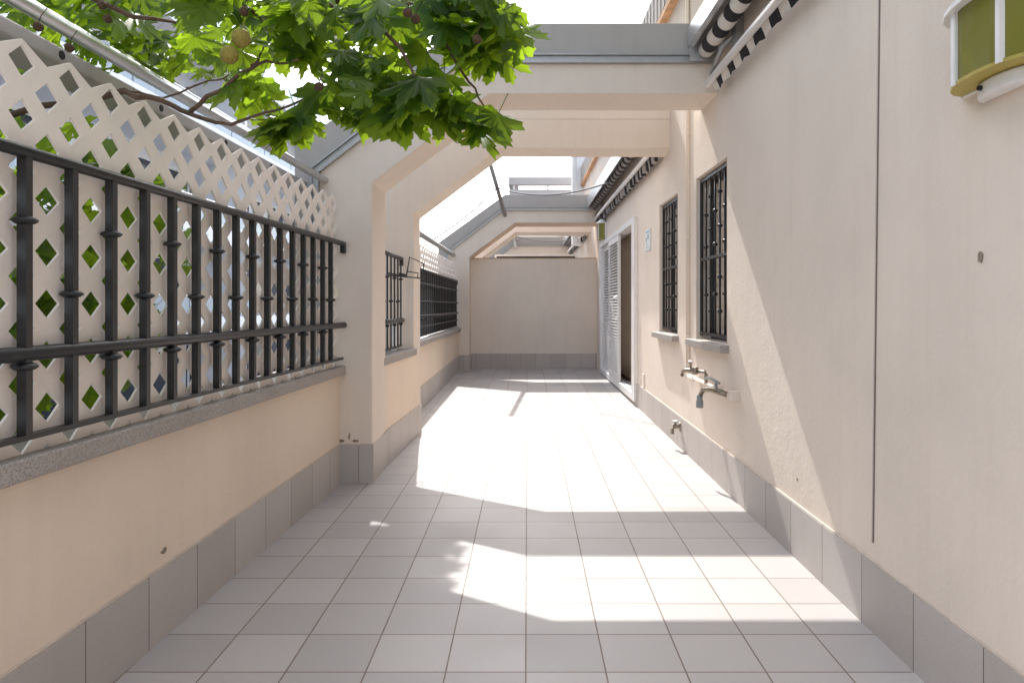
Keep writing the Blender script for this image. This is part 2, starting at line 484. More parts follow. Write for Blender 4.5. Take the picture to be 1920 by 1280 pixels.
# windows
def window(d0, d1, nbars, odd):
    mb = MB()
    fr = 0.05
    for (a, b, c, e) in ((d0, d0 + fr, WZ0, WZ1), (d1 - fr, d1, WZ0, WZ1), (d0 + fr, d1 - fr, WZ0, WZ0 + fr), (d0 + fr, d1 - fr, WZ1 - fr, WZ1), ((d0 + d1) / 2 - .025, (d0 + d1) / 2 + .025, WZ0 + fr, WZ1 - fr)):
        mb.box(a + .001, b - .001, -0.17, -0.12, c + .001, e - .001, RW)
    w = mb.build('window', 'frame_d', house)
    mb = MB(); mb.box(d0 + .02, d1 - .02, -0.165, -0.15, WZ0 + .02, WZ1 - .02, RW)
    for k in range(22):   # shutter slats
        z = WZ0 + .05 + k * (WZ1 - WZ0 - .1) / 22
        mb.box(d0 + .05, d1 - .05, -0.15, -0.143, z, z + .05, RW)
    mb.build('blind', 'blind', w)
    # sill: wide granite slab
    mb = MB()
    mb.box(d0 - 0.05, d1 + 0.16, -0.20, 0.065, WZ0 - 0.062, WZ0 - 0.004, RW)
    mb.build('sill', 'granite', w, 0.006)
    # reveal trim
    mb = MB()
    mb.box(d0 - .03, d1 + .03, -0.02, 0.006, WZ1 + .002, WZ1 + .03, RW)
    mb.box(d1 + .002, d1 + .03, -0.02, 0.006, WZ0, WZ1, RW)
    mb.build('trim', 'wall', w)
    g = MB(); off = -0.035
    def bar(da, db, za, zb, t=0.011): g.box(da, db, off - t, off + t, za, zb, RW)
    z0, z1 = WZ0 + .03, WZ1 - .012
    bar(d0 + .01, d0 + .035, z0, z1); bar(d1 - .035, d1 - .01, z0, z1)
    for z in (z0 + .02, z1 - .02, (z0 + z1) / 2 - .02): bar(d0 + .035, d1 - .035, z - .012, z + .012, .013)
    step = (d1 - d0 - .07) / (nbars + 1)
    for i in range(nbars):
        d = d0 + .035 + step * (i + 1)
        g.tube([RW(d, off, z0 + .03), RW(d, off, z1 - .03)], 0.0085, 8)
        H = z1 - z0
        for fz in ((.16, .36, .66, .86) if (i + odd) % 2 else (.26, .76, .56)):
            z = z0 + H * fz
            g.lathe(RW(d, off, z), [(.009, -.016), (.021, -.006), (.021, .006), (.009, .016)], 8)
    g.build('grille', 'iron', w)
    return w
window(*WIN[0], 5, 0)
window(*WIN[1], 5, 1)
# sliding door: frame, louvred panels, handle, room behind
mb = MB()
a, b = DOOR
F = 0.045
mb.box(9.27, 9.50, -0.10, F, DZ0 - .05, DZ1 + .05, RW)
mb.box(13.32, 13.50, -0.10, F, DZ0 - .05, DZ1 + .05, RW)
mb.box(9.50, 13.32, -0.10, F, DZ1 - .03, DZ1 + .05, RW)
mb.box(9.50, 13.32, -0.10, F, DZ0 - .05, DZ0 + .04, RW)
door = mb.build('door', 'whitepaint', house, 0.004)
def louvre(d0, d1, off):
    mb = MB()
    fr = .07
    for (p, q, z, y) in ((d0, d0 + fr, DZ0 + .045, DZ1 - .035), (d1 - fr, d1, DZ0 + .045, DZ1 - .035), (d0 + fr, d1 - fr, DZ0 + .045, DZ0 + .13), (d0 + fr, d1 - fr, DZ1 - .12, DZ1 - .035)):
        mb.box(p, q, off - .02, off + .02, z, y, RW)
    n = 44
    for k in range(n):
        z = DZ0 + .135 + k * (DZ1 - DZ0 - .26) / n
        mb.hexa([RW(d0 + fr, off - .015, z + .028), RW(d1 - fr, off - .015, z + .028), RW(d0 + fr, off + .015, z), RW(d1 - fr, off + .015, z),
                 RW(d0 + fr, off - .015, z + .034), RW(d1 - fr, off - .015, z + .034), RW(d0 + fr, off + .015, z + .006), RW(d1 - fr, off + .015, z + .006)])
    return mb
louvre(10.86, 12.10, 0.02).build('louvre_panel', 'whitepaint', door)
louvre(12.10, 13.31, -0.03).build('louvre_panel', 'whitepaint', door)
hp = [RW(10.90, .045, 1.20), RW(10.90, .10, 1.23), RW(10.90, .125, 1.32), RW(10.90, .125, 1.42), RW(10.90, .10, 1.51), RW(10.90, .045, 1.54)]
MB().tube(hp, .014, 8).build('handle', 'whitepaint', door)
mb = MB()
mb.box(9.50, 10.86, -0.16, -0.02, DZ0 + .04, DZ0 + .06, RW)
mb.build('threshold', 'alu', door)
mb = MB()   # the room: back wall, side walls, ceiling
mb.box(8.9, 13.8, -2.6, -2.5, 0.15, 2.8, RW); mb.box(8.8, 8.9, -2.6, -.31, 0.15, 2.8, RW); mb.box(13.8, 13.9, -2.6, -.31, 0.15, 2.8, RW)
mb.box(8.8, 13.9, -2.6, -.31, 2.8, 2.9, RW)
mb.build('room', 'tan', house)
mb = MB(); mb.box(8.9, 13.8, -2.5, -.301, 0.10, 0.19, RW); mb.build('room_floor', 'brown', house)
mb = MB(); mb.box(9.52, 13.3, -.19, -.165, DZ0 + .06, DZ1 - .03, RW)
for a_, b_ in ((9.52, 9.64), (10.72, 10.86)): mb.box(a_, b_, -.165, -.15, DZ0 + .06, DZ1 - .03, RW)
mb.build('inner_door', 'wood', house)
mb = MB(); mb.box(11.2, 12.6, -1.5, -1.0, 0.19, 0.9, RW); mb.build('cupboard', 'brown', house, .01)
# upper storey: cornice with rusty drip edge, upper wall, roof slab
mb = MB(); mb.box(-6, 17.5, -.2, 0.075, 4.302, 4.36, RW); mb.build('drip_edge', 'rust', house)
mb = MB()
mb.box(-6, 17.5, -.25, 0.055, 4.362, 4.78, RW)
for k in range(118): mb.box(-6 + k * .2, -6 + k * .2 + .10, .054, 0.063, 4.40, 4.76, RW)
mb.build('cornice', 'coping', house)
mb = MB(); mb.box(-6, 17.5, -6, -.26, 4.31, 4.75, RW); mb.build('roof', 'coping', house)
mb = MB(); mb.box(17.5, 18.3, -2, 0.17, 2.9, 5.6, RW); mb.box(17.6, 18.2, .17, .26, 2.9, 5.2, RW); mb.build('roof_block', 'white', house)
# conduits on the wall between the windows
mb = MB()
for d in (6.36, 6.43): mb.tube([RW(d, .008, .80), RW(d, .008, 4.28)], .011, 8)
for z in (.86, 1.12, 2.0, 2.9): mb.box(6.33, 6.46, 0, .014, z, z + .018, RW)
mb.build('conduit', 'wall', house)
mb = MB(); mb.box(8.72, 8.83, 0, .012, .40, .56, RW); mb.build('socket_plate', 'wall', house, .004)
for (px, py, s) in ((1838, 482, .013), (1500, 898, .006)):
    d = 1.45 * FPX / (px - CX); z = EYE - (py - CY) * d / FPX
    MB().prism([(d + s * math.cos(t) * (0.7 + .5 * rnd.random()), z + 1.5 * s * math.sin(t) * (0.7 + .5 * rnd.random())) for t in [i * .7 for i in range(9)]], lambda u, v, w: RW(u, w, v), 0, .004).build('chipped_patch', 'patch', house)

# plaque by the door
pl = thing('plaque', 'small pale blue ceramic plaque on wall between louvred door and barred window', 'plaque', RW(8.45, 0, 2.17))
mb = MB(); mb.box(8.28, 8.62, 0, .012, 2.04, 2.29, RW); mb.build('plate', 'plaque', pl, .003)
mb = MB()
for (u0, u1, z0, z1) in ((8.32, 8.58, 2.255, 2.27), (8.36, 8.46, 2.17, 2.23), (8.50, 8.56, 2.15, 2.20), (8.34, 8.55, 2.075, 2.09), (8.40, 8.55, 2.11, 2.12)):
    mb.box(u0, u1, .012, .0145, z0, z1, RW)
mb.build('pattern', 'plaqueb', pl)

# taps
tp = thing('water_pipe', 'pale horizontal water pipe fixed to wall under the larger barred window', 'pipe', RW(5.5, 0, .775))
mb = MB(); mb.tube([RW(4.93, .04, .772), RW(6.22, .04, .79)], .017, 10)
mb.box(4.90, 4.93, -.002, .06, .74, .81, RW)
for d in (5.3, 6.0): mb.box(d, d + .025, -.002, .06, .765, .80, RW)
mb.build('pipe', 'wall', tp)
def tap(name, lab, d, hose):
    t = thing(name, lab, 'tap', RW(d, .05, .80), 'garden taps on the house wall')
    mb = MB()
    mb.tube([RW(d, .045, .785), RW(d, .045, .86), RW(d + .02, .05, .875), RW(d + .10, .09, .875)], .014, 8)
    mb.lathe(RW(d + .12, .10, .875), [(.014, -.03), (.026, -.026), (.026, .026), (.014, .03)], 10)
    mb.tube([RW(d + .12, .10, .875), RW(d + .24, .15, .87), RW(d + .28, .165, .855), RW(d + .29, .17, .82)], [.017, .017, .016, .018], 8)
    mb.build('body', 'brass', t)
    mb = MB(); mb.lathe(RW(d + .17, .125, .89), [(.009, 0), (.009, .04), (.016, .045), (.016, .052)], 8)
    mb.build('stem', 'brass', t)
    mb = MB(); mb.box(d + .12, d + .23, .118, .134, .942, .952, RW); mb.build('lever', 'whitepaint' if not hose else 'brass', t, .003)
    return t
tap('tap', 'upper brass tap with white lever on the far end of the wall pipe', 5.62, False)
t2 = thing('tap', 'lower brass tap with grey hose connector on near end of wall pipe', 'tap', RW(5.1, .05, .78), 'garden taps on the house wall')
mb = MB()
mb.tube([RW(5.02, .05, .775), RW(5.06, .10, .79), RW(5.12, .14, .80), RW(5.20, .17, .79), RW(5.24, .18, .75)], [.02, .024, .02, .017, .017], 8)
mb.build('body', 'brass', t2)
mb = MB(); mb.tube([RW(5.07, .11, .80), RW(5.07, .115, .85)], .010, 8); mb.tube([RW(5.0, .11, .855), RW(5.18, .125, .875), RW(5.30, .13, .86)], .010, 8); mb.build('lever', 'pvc', t2)
mb = MB(); mb.lathe(RW(5.25, .185, .67), [(.022, -.02), (.027, -.015), (.027, .03), (.022, .035), (.022, .07)], 12); mb.build('hose_connector', 'pvc', t2)
t3 = thing('outlet_tap', 'small brass outlet tap poking out of the grey skirting tiles', 'tap', RW(6.68, .02, .27))
mb = MB(); mb.lathe(RW(6.68, .012, .27), [(.045, 0), (.045, -.012), (.02, -.016), (.02, -.07), (.025, -.075)], 12, 'X'); mb.tube([RW(6.68, .07, .27), RW(6.70, .085, .24), RW(6.70, .085, .20)], .018, 8)
mb.build('body', 'brass', t3)
mb = MB(); mb.lathe(RW(6.68, .06, .31), [(.012, -.03), (.012, 0), (.03, .004), (.03, .016)], 10); mb.build('knob', 'alu', t3)

# ------------------------------------------------------------------ parapets on the left
def parapet(name, label, mapf, d0, d1, sill0, sill1, zs0, zs1, thick=.26, skm='sk_l', over=.05):
    p = thing('parapet', label, 'parapet', mapf((d0 + d1) / 2, 0, 0), 'low walls along the open side')
    mb = MB(); mb.box(d0, d1, -thick, 0, -.3, zs0, mapf); mb.build('wall', 'wall2', p)
    skirt(mapf, d0, d1, .014, skm, p)
    mb = MB(); mb.box(sill0, sill1, -thick - .04, over, zs0 + .001, zs1, mapf); mb.build('sill', 'granite', p, .006)
    return p
pp = parapet('parapet', 'long low wall of bounce-warmed cream plaster with grey tile skirting, nearest on the left', LWm, -5, 5.45, -5, 5.41, .875, .944)
for (px, py, s) in ((308, 1028, .010), (303, 1033, .006)):
    d = 1.53 * FPX / (CX - px); z = EYE - (py - CY) * d / FPX
    d = -XL(d) * FPX / (CX - px)
    MB().prism([(d + s * math.cos(t) * (0.7 + .6 * rnd.random()), z + 1.4 * s * math.sin(t) * (0.7 + .6 * rnd.random())) for t in [i * .7 for i in range(9)]], lambda u, v, w: LWm(u, w, v), 0, .004).build('chipped_patch', 'patch', pp)
def LW2(d, off, z): return Vector((-1.209 + (d - 6.0) * 0.0428 + off, d, z))
parapet('parapet', 'short bounce-warmed low wall between the first and second plaster arches', LW2, 5.60, 7.46, 5.9, 7.23, .90, .965, .40, over=.012)
def LW3(d, off, z): return Vector((-1.37 - (d - 8.9) * 0.004 + off, d, z))
parapet('parapet', 'low wall beyond the second arch, under the dark screened railing', LW3, 7.40, 13.9, 7.4, 13.84, .90, .965)

# ------------------------------------------------------------------ arches
def arch(label, d0, d1, I0, I1, cope='coping', skirting=True, rail=True):
    """I0, I1: front and back inner profile (leg X, spring z, corner X, soffit z)"""
    a = thing('arch', label, 'arch', (I0[0] - .2, (d0 + d1) / 2, zf(d0)), 'angled plaster arches over the terrace')
    sx, sz, cx_, bz = I0
    def prof(kind, d, I):
        lx, sz, cx_, bz = I
        xr = XR(d) + .06
        zb = -.3
        if kind == 'I': return [XYZ(lx, d, zb), XYZ(lx, d, sz), XYZ(cx_, d, bz), XYZ(xr, d, bz)]
        if kind == 'M': return [XYZ(-1.63, d, zb), XYZ(-1.63, d, 2.42), XYZ(-.54, d, 3.262), XYZ(xr, d, 3.262)]
        return [XYZ(-1.79, d, zb), XYZ(-1.79, d, 2.60), XYZ(-.494, d, 3.535), XYZ(xr, d, 3.535)]
    mb = MB(); mb.strip(prof('I', d0, I0), prof('M', d0, I0), prof('I', d1, I1), prof('M', d1, I1))
    f = mb.build('frame', 'arch', a, .008)
    def sh(L, o): return [p + o for p in L]
    e = Vector((0, 0, 0.001))
    mb = MB(); mb.strip(sh(prof('M', d0 + .006, I0), e), prof('O', d0 + .006, I0), sh(prof('M', d1 - .006, I1), e), prof('O', d1 - .006, I1))
    mb.build('coping', cope, a, .008)
    if rail:
        mb = MB(); h = .030
        P = [XYZ(-1.63, d0, .9), XYZ(-1.63, d0, 2.42), XYZ(-.54, d0, 3.262), XYZ(XR(d0) - .03, d0, 3.262)]
        Nn = [Vector((1, 0, 0)), Vector((.86, 0, -.51)), Vector((.31, 0, -1)), Vector((0, 0, -1))]
        for (o0, o1, y0, y1) in ((-.034, -.020, -.035, .004), (-.020, .014, -.012, .004), (.014, .040, -.040, .004)):
            mb.strip([p + n * o0 + Vector((0, y0, 0)) for p, n in zip(P, Nn)], [p + n * o1 + Vector((0, y0, 0)) for p, n in zip(P, Nn)],
                     [p + n * o0 + Vector((0, y1, 0)) for p, n in zip(P, Nn)], [p + n * o1 + Vector((0, y1, 0)) for p, n in zip(P, Nn)])
        mb.build('guide_rail', 'alu_d', a)
    if skirting:
        t = .012
        mb = MB()
        z0, z1 = zf(d0), zf(d0) + .288
        mb.box(-1.66, I0[0] + t, d0 - t, d0, z0 - .02, z1)
        mb.hexa([XYZ(I0[0] - .002, d0, z0 - .02), XYZ(I0[0] + t, d0, z0 - .02), XYZ(I1[0] - .002, d1, z0 - .02), XYZ(I1[0] + t, d1, z0 - .02),
                 XYZ(I0[0] - .002, d0, z1), XYZ(I0[0] + t, d0, z1), XYZ(I1[0] - .002, d1, z1), XYZ(I1[0] + t, d1, z1)])
        s = mb.build('skirting', 'sk_x', a)
        mb = MB(); mb.box(-1.66, I0[0] + t * .8, d0 - t * .8, d0, z1 + .0005, z1 + .007); mb.build('skirting_edge', 'mortar', s)
    return a
arch('nearest plaster arch, its beam meeting the wall below the striped awning', 5.43, 5.95, (-1.199, 2.324, -.315, 2.999), (-1.205, 2.33, -.305, 3.01))
for (x, y, sx, sy) in ((641, 826, 8, 4), (667, 826, 10, 3), (655, 818, 3, 9)):
    c = at(x, y, 5.429)
    MB().prism([(c.x + sx * .004 * math.cos(t) * rnd.uniform(.5, 1), c.z + sy * .004 * math.sin(t) * rnd.uniform(.5, 1)) for t in [i * .52 for i in range(12)]], lambda u, v, w: Vector((u, 5.43 - w, v)), 0, .002).build('stain', 'patch', bpy.data.objects['arch'])
arch('second plaster arch from the front, brightly lit behind the nearest arch', 7.20, 7.45, (-1.172, 2.32, -.313, 2.974), (-1.147, 2.292, -.294, 2.934), cope='arch', rail=False, skirting=False)
arch('third plaster arch, standing in front of the far cream end wall', 13.85, 14.60, (-1.19, 2.33, -.30, 2.99), (-1.19, 2.33, -.30, 2.99))
arch('fourth plaster arch, just behind the far cream end wall', 15.65, 16.6, (-1.19, 2.33, -.33, 2.99), (-1.19, 2.33, -.33, 2.99), rail=False, skirting=False)
arch('farthest plaster arch, seen small above the far cream end wall', 22.3, 22.75, (-1.19, 2.33, -.33, 2.99), (-1.19, 2.33, -.33, 2.99), skirting=False)

# end wall
ew = thing('end_wall', 'cream plastered end wall with grey tile skirting closing off the terrace', 'wall', (0, 14.37, zf(14.4)))
mb = MB(); mb.box(-1.25, XR(14.4) + .02, 14.37, 14.55, -.2, 2.33); mb.build('wall', 'wall', ew)
mb = MB(); mb.box(-1.25, XR(14.4), 14.355, 14.37, zf(14.3) - .02, zf(14.3) + .285); mb.build('skirting', 'sk_x', ew)
mb = MB(); mb.box(-1.24, XR(14.4), 14.362, 14.56, 2.331, 2.345); mb.build('cap', 'rust', ew)
gs = thing('glazed_screen', 'low dark glazed screen with pale frame behind the end wall top', 'screen', (0.1, 15.2, zf(15)))
mb = MB(); mb.box(-.72, .96, 15.15, 15.25, 2.43, 2.47); mb.box(.94, .98, 15.15, 15.25, .3, 2.43); mb.box(-.76, -.72, 15.15, 15.25, .3, 2.47); mb.build('frame', 'whitepaint', gs)
mb = MB(); mb.box(-.72, .94, 15.19, 15.21, .3, 2.43); mb.build('pane', 'frame_d', gs)

# far upper terrace parapet
ut = thing('roof_terrace_parapet', 'pale roof terrace parapet with raised top rail beyond the arches', 'parapet', (.3, 20, 4.0))
mb = MB(); mb.box(-.60, 1.35, 20, 20.2, 3.4, 4.62); mb.box(-.60, -.40, 20.2, 24, 3.4, 4.62); mb.build('wall', 'palewall', ut)
mb = MB(); mb.box(-.62, 1.35, 19.96, 20.24, 4.75, 4.96); mb.box(-.62, -.36, 20.24, 24, 4.75, 4.96); mb.build('top_rail', 'palewall', ut)
for x in (-.50, .45, 1.15):
    mb = MB(); mb.box(x, x + .06, 20.05, 20.12, 4.62, 4.75); mb.build('post', 'whitepaint', ut)

# ------------------------------------------------------------------ railings
def bal_mesh(zb, zt, beads, r=.0145, rb=.036):
    mb = MB()
    prof = [(r, zb)]
    mb.box(-r, r, -r, r, zb, zt)
    for z in beads: mb.lathe((0, 0, z), [(r, -.014), (rb * .8, -.008), (rb, -.002), (rb, .002), (rb * .8, .008), (r, .014)], 16)
    bmesh.ops.recalc_face_normals(mb.bm, faces=mb.bm.faces)
    me = bpy.data.meshes.new('baluster'); mb.bm.to_mesh(me); mb.bm.free()
    me.materials.append(M['iron'])
    return me
BA = bal_mesh(1.0, 1.85, (1.655, 1.215))
BB = bal_mesh(1.0, 1.85, (1.437,))
TA = bal_mesh(1.0, 1.85, (1.655, 1.215), .007, .022)
TB = bal_mesh(1.0, 1.85, (1.437,), .007, .022)
def railing(label, P, d0, d1, ds, brackets=True, meshes=None, endcap=.07):
    r = thing('railing', label, 'railing', P(d1, 1.0) * 1.0, 'black iron railings on the low walls')
    MB().tube([P(d0, 1.862), P(d1, 1.862)], .020, 12).build('top_rail', 'iron', r)
    MB().tube([P(d0, 1.255), P(d1 + endcap, 1.250)], .023, 12).build('middle_rail', 'iron', r)
    mb = MB(); mb.box(d0, d1 - .03, -.016, .016, .994, 1.010, lambda a, b, c: P(a, c) + Vector((b, 0, 0))); mb.build('bottom_rail', 'iron', r)
    if brackets:
        mb = MB(); mb.box(d1 - .012, d1 + .03, -.018, .018, 1.79, 1.875, lambda a, b, c: P(a, c) + Vector((b, 0, 0))); mb.build('bracket', 'iron', r, .004)
    base = wloc(r)
    for i, d in enumerate(ds):
        o = bpy.data.objects.new('baluster', (meshes or (BA, BB))[i % 2]); col.objects.link(o)
        o.parent = r; o.location = P(d, 0) - base
    return r
def P1(d, z): return Vector((-1.416 - .034 * (5.35 - d), d, z))
xs = [46.4, 134, 208.7, 271.6, 323, 368, 407.4, 442.4, 473.7, 501.2, 525, 548.3, 568.6, 587, 605, 620]
ds = [1.598 / ((CX - x) / FPX + .034) for x in xs]
ds = [ds[0] - .205 * k for k in (8, 7, 6, 5, 4, 3, 2, 1)] + ds
railing('long black iron railing with beaded bars on the nearest low wall', P1, .3, 5.40, ds)
def P2(d, z): return Vector((-1.285, d, z))
railing('short black iron railing between the first and second arches', P2, 5.97, 7.12, [6.09, 6.26, 6.43, 6.60, 6.77, 6.94, 7.10], meshes=(TA, TB))
def P3(d, z): return Vector((-1.42, d, z))
r3 = railing('distant black iron railing backed by a dark privacy screen', P3, 7.5, 13.78, [7.7 + .205 * k for k in range(30)])
for z in (1.12, 1.45, 1.68):
    MB().tube([P3(7.5, z) + Vector((.028, 0, 0)), P3(13.76, z) + Vector((.028, 0, 0))], .009, 6).build('cross_bar', 'iron', r3)
mb = MB(); mb.box(-1.475, -1.468, 10.3, 13.75, .99, 1.85)
for k in range(17): mb.box(-1.468, -1.462, 10.3 + k * .2, 10.3 + k * .2 + .02, .99, 1.85)
ps = mb.build('privacy_screen', 'screen'); tag(ps, 'dark fabric privacy screen tied behind the distant railing', 'screen')

# ------------------------------------------------------------------ lattice panels
def lattice(label, P, d0, d1, z0, z1):
    HW, S, H = .110, .030, .0525
    hw, hh = .056, .050
    mb = MB()
    rows = int((z1 - z0) / (H + S))
    for j in range(rows):
        cz = z1 - (H + S / 2) - j * (H + S)
        x = d1 - HW - (HW if j % 2 else 0)
        while x - HW > d0:
            o = [(0, H + S / 2), (-HW, S / 2), (-HW, -S / 2), (0, -H - S / 2), (HW, -S / 2), (HW, S / 2)]
            n = [(0, hh), (-hw, 0), (0, -hh), (hw, 0)]
            A = [mb.bm.verts.new(P(x + u, cz + v)) for u, v in o]; B = [mb.bm.verts.new(P(x + u, cz + v)) for u, v in n]
            for q in ((A[0], A[1], B[1], B[0]), (A[1], A[2], B[1]), (A[2], A[3], B[2], B[1]), (A[3], A[4], B[3], B[2]), (A[4], A[5], B[3]), (A[5], A[0], B[0], B[3])):
                mb.face(list(q))
            if j % 2 == 0 and x > d1 - 1.5 * HW:
                pass
            x -= 2 * HW
    bmesh.ops.remove_doubles(mb.bm, verts=mb.bm.verts, dist=.0008)
    o = mb.build('lattice_screen', 'lattice')
    sm = o.modifiers.new('thickness', 'SOLIDIFY'); sm.thickness = .009; sm.offset = 0
    tag(o, label, 'lattice screen', 'cream lattice screens behind the railings')
    return o
lattice('cream diamond lattice screen behind the nearest long railing', lambda d, z: Vector((-1.452 - .034 * (5.38 - d), d, z)), .4, 5.385, .86, 2.215)
lattice('distant cream lattice screen above the dark privacy screen', lambda d, z: Vector((-1.455, d, z)), 7.6, 13.8, 1.62, 2.215)

# ------------------------------------------------------------------ awning bars, fascia, cable, wire holder
tag(MB().tube([XYZ(-1.66, -2, 2.36), at(611, 339, 5.45)], .027, 16).build('awning_bar', 'alu'), 'silver awning bar running above the nearest lattice screen', 'bar', 'silver awning bars')
tag(MB().tube([XYZ(-1.52, 7.5, 2.37), at(850, 478, 13.86)], .040, 12).build('awning_bar', 'alu_d'), 'dull grey awning bar above the distant lattice screen', 'bar', 'silver awning bars')
tag(MB().tube([at(910, 275, 12.3), at(947, 404, 13.83)], .038, 12).build('awning_bar', 'alu_d'), 'grey awning bar slanting down to the corner of the third arch', 'bar', 'silver awning bars')
tag(MB().tube([at(961, 434, 16.9), at(967, 464, 22.25)], .045, 8).build('awning_bar', 'alu_d'), 'far grey awning bar just above the end wall', 'bar', 'silver awning bars')
fb = thing('eaves_beam', 'grey eaves beam with screw holes behind the silver awning bar', 'beam', (-1.8, 3, 2.2))
mb = MB(); mb.box(-1.90, -1.70, -4, 5.44, 2.275, 2.335); mb.build('beam', 'coping', fb, .008)
for d in (2.6, 3.3, 4.0, 4.7): 
    mb = MB(); mb.lathe((-1.7005, d, 2.305), [(.016, 0), (.016, .004)], 12, 'X'); mb.build('screw_hole', 'dark', fb)
def sag(a, b, s, n=18):
    return [a.lerp(b, i / n) - Vector((0, 0, s * 4 * (i / n) * (1 - i / n))) for i in range(n + 1)]
mb = MB()
mb.tube(sag(at(812, 449, 12.0), at(932, 352, 13.1), .06),   .012, 6)
mb.tube(sag(at(932, 352, 13.1), at(1142, 342, 10.6), .16), .012, 6)
tag(mb.build('cable', 'hose'), 'thin grey cable sagging across the bay beyond the second arch', 'cable')
tag(MB().tube(sag(at(969, 444, 18), at(1076, 449, 18), .09), .010, 6).build('cable', 'hose'), 'thin far cable sagging above the end wall', 'cable')
def px(x, y, d): return at(x, y, d)
mb = MB(); D = 6.75
for seg in ([(722, 494), (745, 494), (822 - 60, 497), (768, 483), (795, 495), (795, 518), (791, 524), (750, 520), (722, 517)],
            [(762, 515), (768, 483)], [(764, 509), (783, 512), (782, 521)], [(748, 497.5), (762, 515)]):
    pass
mb.tube([px(727, 512, 6.6), px(749, 516, 6.95), px(762, 517, 7.0), px(768, 482, 7.0), px(794.5, 494, 7.0), px(794.5, 522, 7.0), px(727, 516, 6.6)], .0075, 6)
mb.tube([px(764, 509, 7.0), px(784, 512, 7.0), px(783, 521, 7.0)], .006, 6)
mb.tube([px(749, 513, 6.95), px(762, 516, 7.0)], .012, 6)
tag(mb.build('wire_holder', 'iron'), 'black wire pot holder hooked onto the short railing', 'wire holder')
tag(MB().tube([at(738.5, 612, 6.9), at(738.5, 760, 6.9)], .028, 12).build('downpipe', 'whitepaint'), 'white downpipe stub standing behind the short railing', 'pipe')

# ------------------------------------------------------------------ awnings on the house wall
def awning(label, d0, d1, hang=False, sag_=0.0):
    a = thing('awning', label, 'awning', RW((d0 + d1) / 2, 0, 3.2), 'rolled striped awnings under the house cornice')
    mb = MB()
    mb.box(d0, d1, 0, .235, 3.452, 3.466, RW); mb.box(d0, d1, .235, .248, 3.26 if hang else 3.325, 3.466, RW); mb.box(d0, d1, .205, .235, 3.325, 3.335, RW)
    mb.box(d1 - .012, d1, .03, .234, 3.22, 3.451, RW)
    mb.build('hood', 'alu', a)
    mb = MB(); n = max(2, int((d1 - d0) / .4))
    mb.tube([RW(d0 + (d1 - .06 - d0) * i / n, .125, 3.285) for i in range(n + 1)], .058, 20); mb.build('fabric_roll', 'stripe2' if hang else 'stripe', a)
    mb = MB(); mb.tube([RW(d0, .105, 3.045), RW(d1 - .03, .105, 3.045)], .026, 14)
    mb.lathe(RW(d1 - .03, .105, 3.045), [(.027, 0), (.027, .012), (.012, .018)], 12, 'Y'); mb.build('front_bar', 'whitepaint', a)
    mb = MB()
    n = int((d1 - d0) / .035)
    va = []
    for i in range(n + 1):
        d = d0 + (d1 - .08 - d0) * i / n
        o = .066 + .008 * math.sin(i * .9) + (.022 * math.sin(i * 1.15) if hang else 0)
        sc = .012 * abs(math.sin(math.pi * (d - 4.02) / .14))
        b = 3.005 - .022 - sc - (.05 if hang else 0)
        va.append((mb.bm.verts.new(RW(d, .082, 3.045)), mb.bm.verts.new(RW(d, o, 3.0)), mb.bm.verts.new(RW(d, o - .01, b))))
    for p, q in zip(va, va[1:]):
        mb.face([p[0], q[0], q[1], p[1]]); mb.face([p[1], q[1], q[2], p[2]])
    v = mb.build('valance', 'stripe2' if hang else 'stripe', a)
    s = v.modifiers.new('thickness', 'SOLIDIFY'); s.thickness = .002
    for d in [d0 + .3, d1 - .5]:
        mb = MB(); mb.tube([RW(d, .03, 3.25), RW(d + .1, .10, 3.18), RW(d + .35, .11, 3.08)], .016, 8)
        ar = mb.build('arm', 'alu_d', a)
        MB().box(d - .06, d + .06, 0, .05, 3.12, 3.40, RW).build('arm_bracket', 'alu_d', ar)
    return a
awning('nearest rolled black and white striped awning, high on the right wall', -3.0, 5.36)
awning('rolled awning with rippled valance beyond the second arch', 7.55, 13.78, True)
awning('far rolled awning glimpsed above the end wall', 16.3, 22.2, True)

